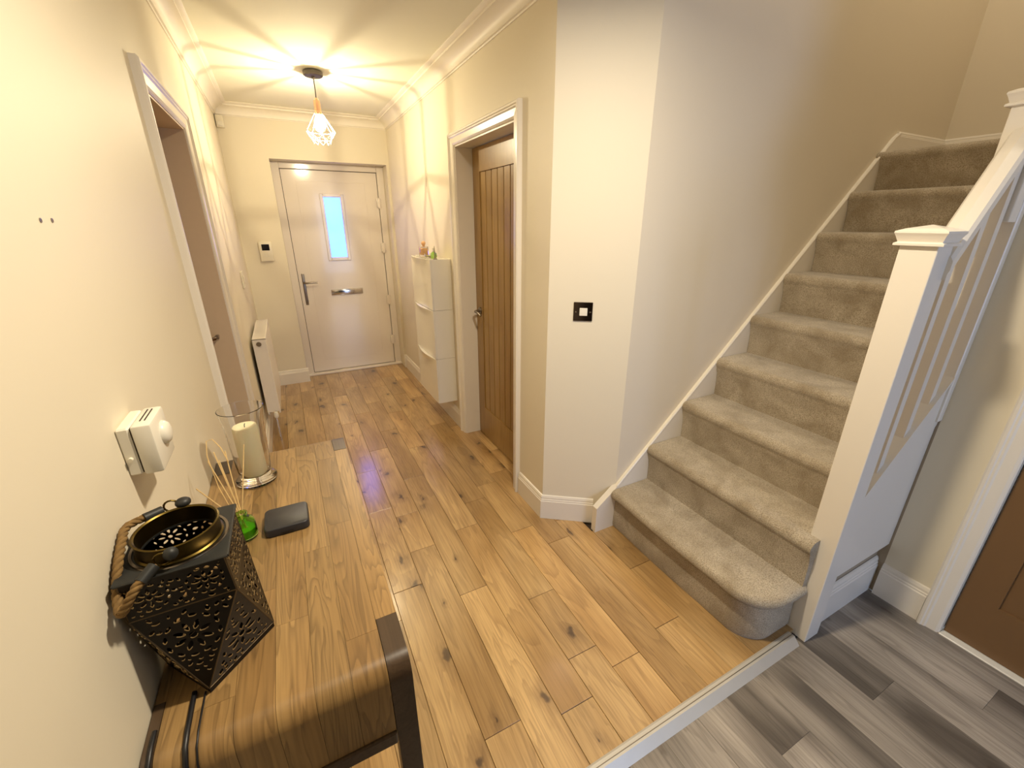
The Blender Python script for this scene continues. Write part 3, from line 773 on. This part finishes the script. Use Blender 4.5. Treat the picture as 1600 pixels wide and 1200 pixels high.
for k in range(ns):
    k2 = (k+1) % ns
    add_tube(bm, [A[k], B[k]], wr_, 6); add_tube(bm, [B[k], B[k2]], wr_, 6)
    add_tube(bm, [B[k], D[k]], wr_, 6); add_tube(bm, [B[k2], D[k]], wr_, 6)
    add_tube(bm, [D[k], D[k2]], wr_, 6); add_tube(bm, [D[k], E2[k2]], wr_*.8, 6); add_tube(bm, [D[k], E2[k]], wr_*.8, 6)
obj('wire_cage', bm, M['wire'], t)
l = bpy.data.lights.new('pendant_bulb_light', 'POINT'); l.energy = 23; l.color = (1, .85, .58); l.shadow_soft_size = .005
o = bpy.data.objects.new('pendant_bulb_light', l); C.objects.link(o); o.location = (PX, PY, bz)

# ------------------------------------------------------------------ console table
TZ = .790
TX0, TX1 = -.321, .088
TY0, TY1 = .585, 1.612
RR = .038
t = empty('console_table', (-.115, 1.10, 0), 'oak console table with rounded ends and dark corner legs against the left wall', 'table')
def path_point(s):
    """path over the near end, top and far end. s from 0 at floor."""
    h = TZ-RR; q = RR*PI/2; L = (TY1-TY0)-2*RR
    if s < h: return (TY0, s), (-1, 0)
    s -= h
    if s < q:
        a = s/RR; return (TY0+RR-RR*math.cos(a), h+RR*math.sin(a)), (-math.cos(a), math.sin(a))
    s -= q
    if s < L: return (TY0+RR+s, TZ), (0, 1)
    s -= L
    if s < q:
        a = s/RR; return (TY1-RR+RR*math.sin(a), h+RR*math.cos(a)), (math.sin(a), math.cos(a))
    s -= q
    return (TY1, h-s), (1, 0)
HH = TZ-RR; QQ = RR*PI/2; LL = (TY1-TY0)-2*RR
TOT = 2*HH+2*QQ+LL
def curved(x0, x1, s0, s1, th, dx=0, lift=0):
    ss = {s0, s1}
    for b0 in (HH, HH+QQ+LL):
        for k in range(11): ss.add(b0+QQ*k/10)
    ss = sorted(s for s in ss if s0 <= s <= s1)
    bm = bmesh.new(); rings = []
    for s in ss:
        (y, z), (ny, nz) = path_point(s)
        y += ny*lift; z += nz*lift
        rings.append([bm.verts.new(c) for c in ((x0, y, z), (x1, y, z), (x1, y-ny*th, z-nz*th), (x0, y-ny*th, z-nz*th))])
    for a, b in zip(rings, rings[1:]):
        for j in range(4): bm.faces.new((a[j], a[(j+1) % 4], b[(j+1) % 4], b[j]))
    bm.faces.new(rings[0]); bm.faces.new(rings[-1])
    uv = bm.loops.layers.uv.new('UVMap'); at = {}
    for s, rg in zip(ss, rings):
        for v in rg: at[v] = s
    for f in bm.faces:
        for lp_ in f.loops: lp_[uv].uv = (lp_.vert.co.x, at[lp_.vert])
    return bm
rp = random.Random(5)
sb = .625; se = TOT-.625
LEGTOP = HH+QQ+.083
xs = [-.305, -.262, -.200, -.138, -.077, -.016, .0455]
jt = {0: [HH+.25], 1: [HH+.1, HH+.52], 2: [HH+.33, HH+.80], 3: [HH+.22, HH+.62], 4: [HH+.42, HH+.95], 5: [HH+.12, HH+.50, HH+.88]}
for i in range(6):
    cuts = [sb]+jt[i]+[se]
    for j in range(len(cuts)-1):
        tn = rp.uniform(.86, 1.10)
        obj('stave', curved(xs[i]+.0003, xs[i+1]-.0003, cuts[j]+.0002, cuts[j+1]-.0002, .026), M['oaktop'], t, color=(tn*1.02, tn, tn*.97, 1), smooth=40)
obj('stave', curved(.0458, TX1, LEGTOP+.001, TOT-LEGTOP-.001, .030), M['oaktop'], t, color=(1.08, 1.04, .98, 1), smooth=40)
obj('stave', curved(TX0, -.3053, LEGTOP+.001, TOT-LEGTOP-.001, .030), M['oaktop'], t, color=(1, .98, .95, 1), smooth=40)
for a, b in ((.0465, TX1), (TX0, -.3055)):
    obj('leg', curved(a, b, 0, LEGTOP, .050, lift=.0008), M['darkleg'], t, smooth=40, color=(1, 1, 1, 1))
obj('leg', curved(.0465, TX1, TOT-LEGTOP, TOT, .050, lift=.0008), M['darkleg'], t, smooth=40, color=(1, 1, 1, 1))
obj('leg', curved(TX0, -.272, TOT-LEGTOP, TOT, .050, lift=.0012), M['darkleg'], t, smooth=40, color=(1, 1, 1, 1))
obj('end_rail', box(-.305, .0455, TY0-.006, TY0+.03, .592, .624, bev=.003), M['darkleg'], t, color=(1, 1, 1, 1))
obj('end_rail', box(-.305, .0455, TY1-.03, TY1+.006, .592, .624, bev=.003), M['darkleg'], t, color=(1, 1, 1, 1))
obj('side_apron', box(.060, .080, TY0+.05, TY1-.05, .70, .758), M['oaktop'], t, color=(.9, .88, .85, 1))
obj('side_apron', box(-.312, -.296, TY0+.05, TY1-.05, .70, .758), M['oaktop'], t, color=(.9, .88, .85, 1))

# ------------------------------------------------------------------ things on the table
# hurricane candle holder
HX, HY = -.192, 1.405
t = empty('hurricane_vase', (HX, HY, TZ), 'clear glass hurricane candle holder standing on the oak console table', 'candle holder')
pr = [(0, 0), (.052, 0), (.058, .004), (.059, .010), (.054, .016), (.044, .018), (.042, .026), (.046, .045), (.050, .12), (.054, .20), (.060, .245), (.0615, .250), (.0595, .251), (.058, .246), (.0515, .20), (.0475, .12), (.0435, .047), (.038, .030), (0, .026)]
obj('glass_bowl', lathe(pr, (HX, HY, TZ+.0005), 48), M['glass'], t, smooth=50)
t = empty('pillar_candle', (HX, HY, TZ+.0275), 'ivory pillar candle inside the clear glass hurricane holder', 'candle')
obj('wax', lathe([(0, 0), (.033, 0), (.034, .003), (.034, .158), (.032, .165), (.027, .167), (.018, .163), (0, .160)], (HX, HY, TZ+.0275), 36), M['candle'], t, smooth=50)
obj('wick', tube([(HX, HY, TZ+.185), (HX+.001, HY, TZ+.196), (HX+.003, HY, TZ+.200)], .0012, 6), M['black'], t)
# reed diffuser
DX, DY = -.207, 1.118
t = empty('reed_diffuser', (DX, DY, TZ), 'small green glass reed diffuser with pale reeds behind the black lantern', 'diffuser')
obj('bottle', lathe([(0, 0), (.025, 0), (.028, .003), (.0285, .010), (.0275, .044), (.025, .052), (.018, .057), (.0125, .060), (.0125, .067), (.015, .069), (.015, .073), (.0105, .073), (.0105, .060), (.016, .054), (.0225, .048), (.0245, .042), (.0255, .012), (.024, .007), (0, .006)], (DX, DY, TZ+.0005), 32), M['green_glass'], t, smooth=50)
obj('scented_oil', lathe([(0, .0065), (.0235, .0070), (.0252, .012), (.0248, .028), (0, .028)], (DX, DY, TZ), 28), simple('green_oil', (150, 205, 80), .1), t, smooth=50)
from math import cos, sin
reeds = [(-.036, .075, 1.005), (-.040, .095, .998), (-.018, .09, 1.003), (.030, .075, 1.02), (-.070, .03, .965), (-.026, .10, 1.0)]
for dx, dy, zt in ((-.047, .055, 1.00), (-.035, .080, 1.01), (-.012, .085, 1.005), (.034, .070, 1.02), (-.075, .010, .955), (-.025, .060, .995)):
    obj('reed', tube([(DX-dx*.25, DY-dy*.12, TZ+.010), (DX+dx, DY+dy, zt)], .0015, 6), M['reed'], t)
lp = [(DX-.002, DY, TZ+.012), (DX-.040, DY+.055, TZ+.13), (DX-.052, DY+.085, TZ+.21), (DX-.048, DY+.10, TZ+.245), (DX-.035, DY+.10, TZ+.248), (DX-.02, DY+.09, TZ+.225), (DX-.008, DY+.07, TZ+.19)]
obj('reed', tube(lp, .0012, 6), M['reed'], t)
# black box
t = empty('portable_drive', (-.110, 1.14, TZ), 'flat black square device lying on the console table beside the diffuser', 'device')
ca, sa = cos(.04), sin(.04)
def rb(x0, x1, y0, y1, z0, z1, bev, seg, horiz=.014):
    bm = bmesh.new(); pts = []
    for cx, cy, a0 in ((x1-horiz, y1-horiz, 0), (x0+horiz, y1-horiz, PI/2), (x0+horiz, y0+horiz, PI), (x1-horiz, y0+horiz, 1.5*PI)):
        for k in range(6):
            a = a0+k/5*PI/2; pts.append((cx+horiz*cos(a), cy+horiz*sin(a)))
    rings = []
    for off, z in ((-.002, z0), (0, z0+.002), (0, z1-.003), (-.001, z1-.001), (-.003, z1)):
        mx, my = (x0+x1)/2, (y0+y1)/2
        rings.append([bm.verts.new((mx+(px-mx)*(1+off/((x1-x0)/2)), my+(py-my)*(1+off/((y1-y0)/2)), z)) for px, py in pts])
    n = len(pts)
    for a, b in zip(rings, rings[1:]):
        for j in range(n): bm.faces.new((a[j], a[(j+1) % n], b[(j+1) % n], b[j]))
    bm.faces.new(rings[0]); bm.faces.new(rings[-1])
    return bm
bm = rb(-.163, -.056, 1.080, 1.180, TZ+.0005, TZ+.024, .004, 2)
obj('shell', bm, M['slate'], t, smooth=40)
obj('port', box(-.125, -.095, 1.0785, 1.0805, TZ+.006, TZ+.011), M['black'], t)

# ------------------------------------------------------------------ lantern
LX, LY = -.238, .786
CXX = LX-.004
t = empty('lantern', (LX, LY, TZ), 'black metal openwork lantern with flower cut outs and rope handle on the table end', 'lantern')
hz_ = .073; ZV, ZP = .972, 1.043; RB = .098
V = [Vector((LX+sx*hz_, LY+sy*hz_*1.03, ZV)) for sx, sy in ((-1, -1), (1, -1), (1, 1), (-1, 1))]
Tp = [Vector((LX+sx*(hz_-.004), LY+sy*(hz_-.0)*1.03, ZP)) for sx, sy in ((-1, -1), (1, -1), (1, 1), (-1, 1))]
Bt = [Vector((LX, LY-RB, TZ+.012)), Vector((LX+RB, LY, TZ+.012)), Vector((LX, LY+RB, TZ+.012)), Vector((max(LX-RB, XL+.006), LY, TZ+.012))]
rl = random.Random(2)
def petal(c, ang, L, Wd, n=10):
    pts = []
    for k in range(n):
        a = 2*PI*k/n
        x = L*cos(a); y = Wd*sin(a)*(1-.35*abs(cos(a))**3)
        pts.append((c[0]+x*cos(ang)-y*sin(ang), c[1]+x*sin(ang)+y*cos(ang)))
    return pts
def inside(p, poly, m):
    n = len(poly)
    for i in range(n):
        a, b = Vector(poly[i]), Vector(poly[(i+1) % n]); d = (b-a).normalized(); nrm = Vector((-d.y, d.x))
        if (Vector(p)-a).dot(nrm) < m: return False
    return True
def pattern(poly, flowers):
    holes = []
    def tryadd(c, ang, L, Wd):
        pts = petal(c, ang, L, Wd)
        if not all(inside(p, poly, .0035) for p in pts): return
        for h in holes:
            if (Vector(c)-Vector(h[0])).length < (max(L, Wd)*.55+h[1]*.55)+.0008 and (Vector(c)-Vector(h[0])).length < Wd+h[2]+.0012+abs(L-Wd)*.35: return
        holes.append((c, max(L, Wd), Wd, pts))
    for cx, cy, s in flowers:
        tryadd((cx, cy), 0, .0042*s, .0042*s)
        for k in range(8): 
            a = 2*PI*k/8; tryadd((cx+.0135*s*cos(a), cy+.0135*s*sin(a)), a, .0062*s, .0026*s)
        for k in range(12):
            a = 2*PI*(k+.5)/12; tryadd((cx+.026*s*cos(a), cy+.026*s*sin(a)), a+PI/2, .0042*s, .0020*s)
    xs_ = [p[0] for p in poly]; ys_ = [p[1] for p in poly]
    for _ in range(500):
        c = (rl.uniform(min(xs_), max(xs_)), rl.uniform(min(ys_), max(ys_)))
        ok = all((Vector(c)-Vector((f[0], f[1]))).length > .031*f[2] for f in flowers)
        if not ok: continue
        L_ = rl.uniform(.0028, .0058); a = rl.choice((.5, 1.2, 2.1, 2.8))
        if all((Vector(c)-Vector(h[0])).length > L_+h[1]+.0006 for h in holes): tryadd(c, a, L_, L_*rl.uniform(.4, .7))
    return holes
def facet(name, pts3, flowers, parent, mat, th=.0012, rim=True):
    """pts3 ccw seen from outside. builds a plate with petal holes in the facet's plane"""
    o0 = pts3[0]; ex = (pts3[1]-pts3[0]).normalized(); nrm = (pts3[1]-pts3[0]).cross(pts3[-1]-pts3[0]).normalized(); ey = nrm.cross(ex)
    poly = [((p-o0).dot(ex), (p-o0).dot(ey)) for p in pts3]
    holes = pattern(poly, flowers)
    cu = bpy.data.curves.new('tmp', 'CURVE'); cu.dimensions = '2D'; cu.fill_mode = 'BOTH'; cu.extrude = th/2
    for pl2 in [poly]+[h[3] for h in holes]:
        sp = cu.splines.new('POLY'); sp.points.add(len(pl2)-1); sp.use_cyclic_u = True
        for k, q in enumerate(pl2): sp.points[k].co = (q[0], q[1], 0, 1)
    co = bpy.data.objects.new('tmp', cu)
    me = bpy.data.meshes.new_from_object(co)
    bm = bmesh.new(); bm.from_mesh(me)
    Mx = Matrix((ex, ey, nrm)).transposed()
    for v in bm.verts: v.co = o0+Mx@v.co
    bpy.data.objects.remove(co); bpy.data.curves.remove(cu); bpy.data.meshes.remove(me)
    fo = obj(name, bm, mat, parent)
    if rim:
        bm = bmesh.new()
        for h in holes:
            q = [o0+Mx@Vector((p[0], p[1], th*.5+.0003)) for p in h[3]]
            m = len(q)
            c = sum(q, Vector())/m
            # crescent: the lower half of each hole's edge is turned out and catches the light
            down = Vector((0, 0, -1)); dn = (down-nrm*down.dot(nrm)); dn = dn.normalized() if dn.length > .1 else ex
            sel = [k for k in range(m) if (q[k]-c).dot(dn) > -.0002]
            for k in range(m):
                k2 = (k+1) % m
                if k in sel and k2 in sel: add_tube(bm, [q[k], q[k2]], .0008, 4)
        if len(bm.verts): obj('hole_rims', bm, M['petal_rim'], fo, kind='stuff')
        else: bm.free()
    return fo
def fc(pts, s=1.0):  # flower centre at centroid
    o0 = pts[0]; ex = (pts[1]-pts[0]).normalized(); nrm = (pts[1]-pts[0]).cross(pts[-1]-pts[0]).normalized(); ey = nrm.cross(ex)
    c = sum(pts, Vector())/len(pts)-o0
    return (c.dot(ex), c.dot(ey), s)
for i in range(4):
    j = (i+1) % 4
    up = [V[i], V[j], Tp[j], Tp[i]]
    c0 = fc(up)
    facet('upper_panel', up, [(c0[0]-.038, c0[1], .95), (c0[0]+.036, c0[1]+.004, .95)], t, M['lantern'])
    tri = [Bt[i], V[j], V[i]]
    facet('lower_panel', tri, [fc(tri, 1.45)], t, M['lantern'])
    tri2 = [Bt[i], Bt[j], V[j]]
    facet('lower_panel', tri2, [fc(tri2, 1.45)], t, M['lantern'])
# ribs along the edges
bm = bmesh.new()
for i in range(4):
    j = (i+1) % 4
    for a, b in ((V[i], V[j]), (V[i], Tp[i]), (Bt[i], V[i]), (Bt[i], V[j]), (Bt[i], Bt[j])):
        add_tube(bm, [a, b], .0014, 6)
obj('frame_edges', bm, simple('lantern_edge', (86, 72, 52), .4, metal=.8), t)
obj('base_plate', prism([(p.x, p.y) for p in Bt], 'z', TZ+.001, TZ+.012), M['lantern'], t)
# top plate with round opening and collar
bm = bmesh.new()
RC = .060; n = 48; hq = hz_+.001
outer = []; 
for k in range(n):
    a = 2*PI*k/n; c_, s_ = cos(a), sin(a); m = max(abs(c_), abs(s_)); outer.append((LX+hq*c_/m, LY+hq*1.03*s_/m))
inner = [(LX+(RC-.004)*cos(2*PI*k/n), LY+(RC-.004)*sin(2*PI*k/n)) for k in range(n)]
vo_ = [[bm.verts.new((p[0], p[1], z)) for p in q] for q, z in ((outer, ZP), (outer, ZP+.004), (inner, ZP+.004), (inner, ZP))]
for r in range(4):
    a, b = vo_[r], vo_[(r+1) % 4]
    for k in range(n): bm.faces.new((a[k], a[(k+1) % n], b[(k+1) % n], b[k]))
obj('top_plate', bm, M['lanternplate'], t)
# snap the four plate corners: thin square lip
bm = bmesh.new()
for k in range(4):
    sx, sy = ((-1, -1), (1, -1), (1, 1), (-1, 1))[k]; sx2, sy2 = ((-1, -1), (1, -1), (1, 1), (-1, 1))[(k+1) % 4]
    add_tube(bm, [(LX+sx*hq, LY+sy*hq*1.03, ZP+.002), (LX+sx2*hq, LY+sy2*hq*1.03, ZP+.002)], .0022, 6)
obj('plate_lip', bm, M['lanternplate'], t)
ZR = ZP+.034
obj('collar', lathe([(RC+.003, .004), (RC+.003, .006), (RC, .008), (RC, ZR-ZP-.002), (RC+.0015, ZR-ZP), (RC-.001, ZR-ZP+.001), (RC-.0035, ZR-ZP-.001), (RC-.0035, .002)], (LX, LY, ZP), 56, closed=True), M['brass'], t, smooth=40)
bm = bmesh.new(); add_lathe(bm, [(RC+.008, .004), (RC+.011, .0045), (RC+.010, .0065), (RC+.006, .006)], (LX, LY, ZP), 48, closed=True)
obj('collar_ring', bm, M['steel'], t, smooth=40)
# handle knobs and rope
def sph(c, r, sq=1):
    return lathe([(0, -r*sq)]+[(r*sin(PI*k/8), -r*sq*cos(PI*k/8)) for k in range(1, 8)]+[(0, r*sq)], c, 16)
k1 = Vector((LX+.002, LY-RC-.006, ZR-.006)); k2 = Vector((LX+.0, LY+RC+.008, ZR+.004))
obj('knob', sph(k1, .0105), M['lanternplate'], t, smooth=60)
obj('knob', sph(k2, .0125, .7), M['lanternplate'], t, smooth=60)
obj('hook_ring', tube([k1+Vector((.011*cos(a)-.012, .0, .011*sin(a)-.006)) for a in [2*PI*i/14 for i in range(14)]], .0018, 6, closed=True), M['brass'], t)
obj('hook_ring', tube([k2+Vector((.011*cos(a)-.018, .0, .011*sin(a)-.002)) for a in [2*PI*i/14 for i in range(14)]], .0018, 6, closed=True), M['brass'], t)
xw = XL+.012
rpth = [k1+Vector((-.022, -.006, -.010)), Vector((LX-.040, LY-.098, ZP+.006)), Vector((LX-.058, LY-.106, ZP-.020)), Vector((xw+.006, LY-.098, ZP-.028)), Vector((xw, LY-.070, ZP-.012)), Vector((xw, LY-.04, ZP+.012)), Vector((xw, LY+.0, ZP+.030)), Vector((xw+.002, LY+.035, ZP+.036)), k2+Vector((-.030, -.006, -.004))]
def smoothpath(P, n):
    out = []
    for i in range(len(P)-1):
        p0, p1, p2, p3 = P[max(i-1, 0)], P[i], P[i+1], P[min(i+2, len(P)-1)]
        for k in range(n):
            u = k/n
            out.append(.5*((2*p1)+(p2-p0)*u+(2*p0-5*p1+4*p2-p3)*u*u+(3*p1-p0-3*p2+p3)*u**3))
    out.append(P[-1]); return out
sp = smoothpath(rpth, 10)
bm = bmesh.new()
for ph in (0, 2*PI/3, 4*PI/3):      # three twisted strands
    pts = []; L_ = 0
    for i, p in enumerate(sp):
        if i: L_ += (p-sp[i-1]).length
        d = (sp[min(i+1, len(sp)-1)]-sp[max(i-1, 0)]).normalized(); u = d.orthogonal().normalized(); u = Vector((0, 0, 1)).cross(d).normalized() if abs(d.z) < .95 else u; v_ = d.cross(u)
        a = ph+L_*190; pts.append(p+.0034*(cos(a)*u+sin(a)*v_))
    add_tube(bm, pts, .0038, 6)
obj('rope_handle', bm, M['rope'], t, smooth=60)
for a, b in ((rpth[0], rpth[0]+(rpth[1]-rpth[0])*.75), (rpth[-1], rpth[-1]+(rpth[-2]-rpth[-1])*.55)):
    obj('rope_ferrule', tube([a, b], .0088, 12), M['lanternplate'], t, smooth=40)

# cables over the table end
yE = TY0-.004
def over_end(x0, x1, s_from, s_to, r, xm=None):
    pts = []; N = 26
    for i in range(N+1):
        u = i/N; s = s_from+(s_to-s_from)*u
        (y, z), (ny, nz) = path_point(s)
        x = x0+(x1-x0)*u+(0 if xm is None else xm*math.sin(PI*u))
        pts.append((x, y+ny*(r+.001), z+nz*(r+.001)))
    return tube(pts, r, 8)
o = obj('power_cable', over_end(-.262, -.268, HH+QQ+.075, .30, .0042), M['cable'], None, smooth=60); tag(o, 'thicker black cable running down over the table end under the lantern', 'cable', 'cables on the table')
o = obj('power_cable', over_end(-.246, -.225, HH+QQ+.07, .30, .0016, -.012), M['cable'], None, smooth=60); tag(o, 'thin black wire curving down the table end beside the thicker cable', 'cable', 'cables on the table')
o = obj('power_cable', over_end(-.309, -.3125, HH+QQ+.03, .20, .0040), M['cable'], None, smooth=60); tag(o, 'black cable hanging at the back edge of the table against the wall', 'cable', 'cables on the table')
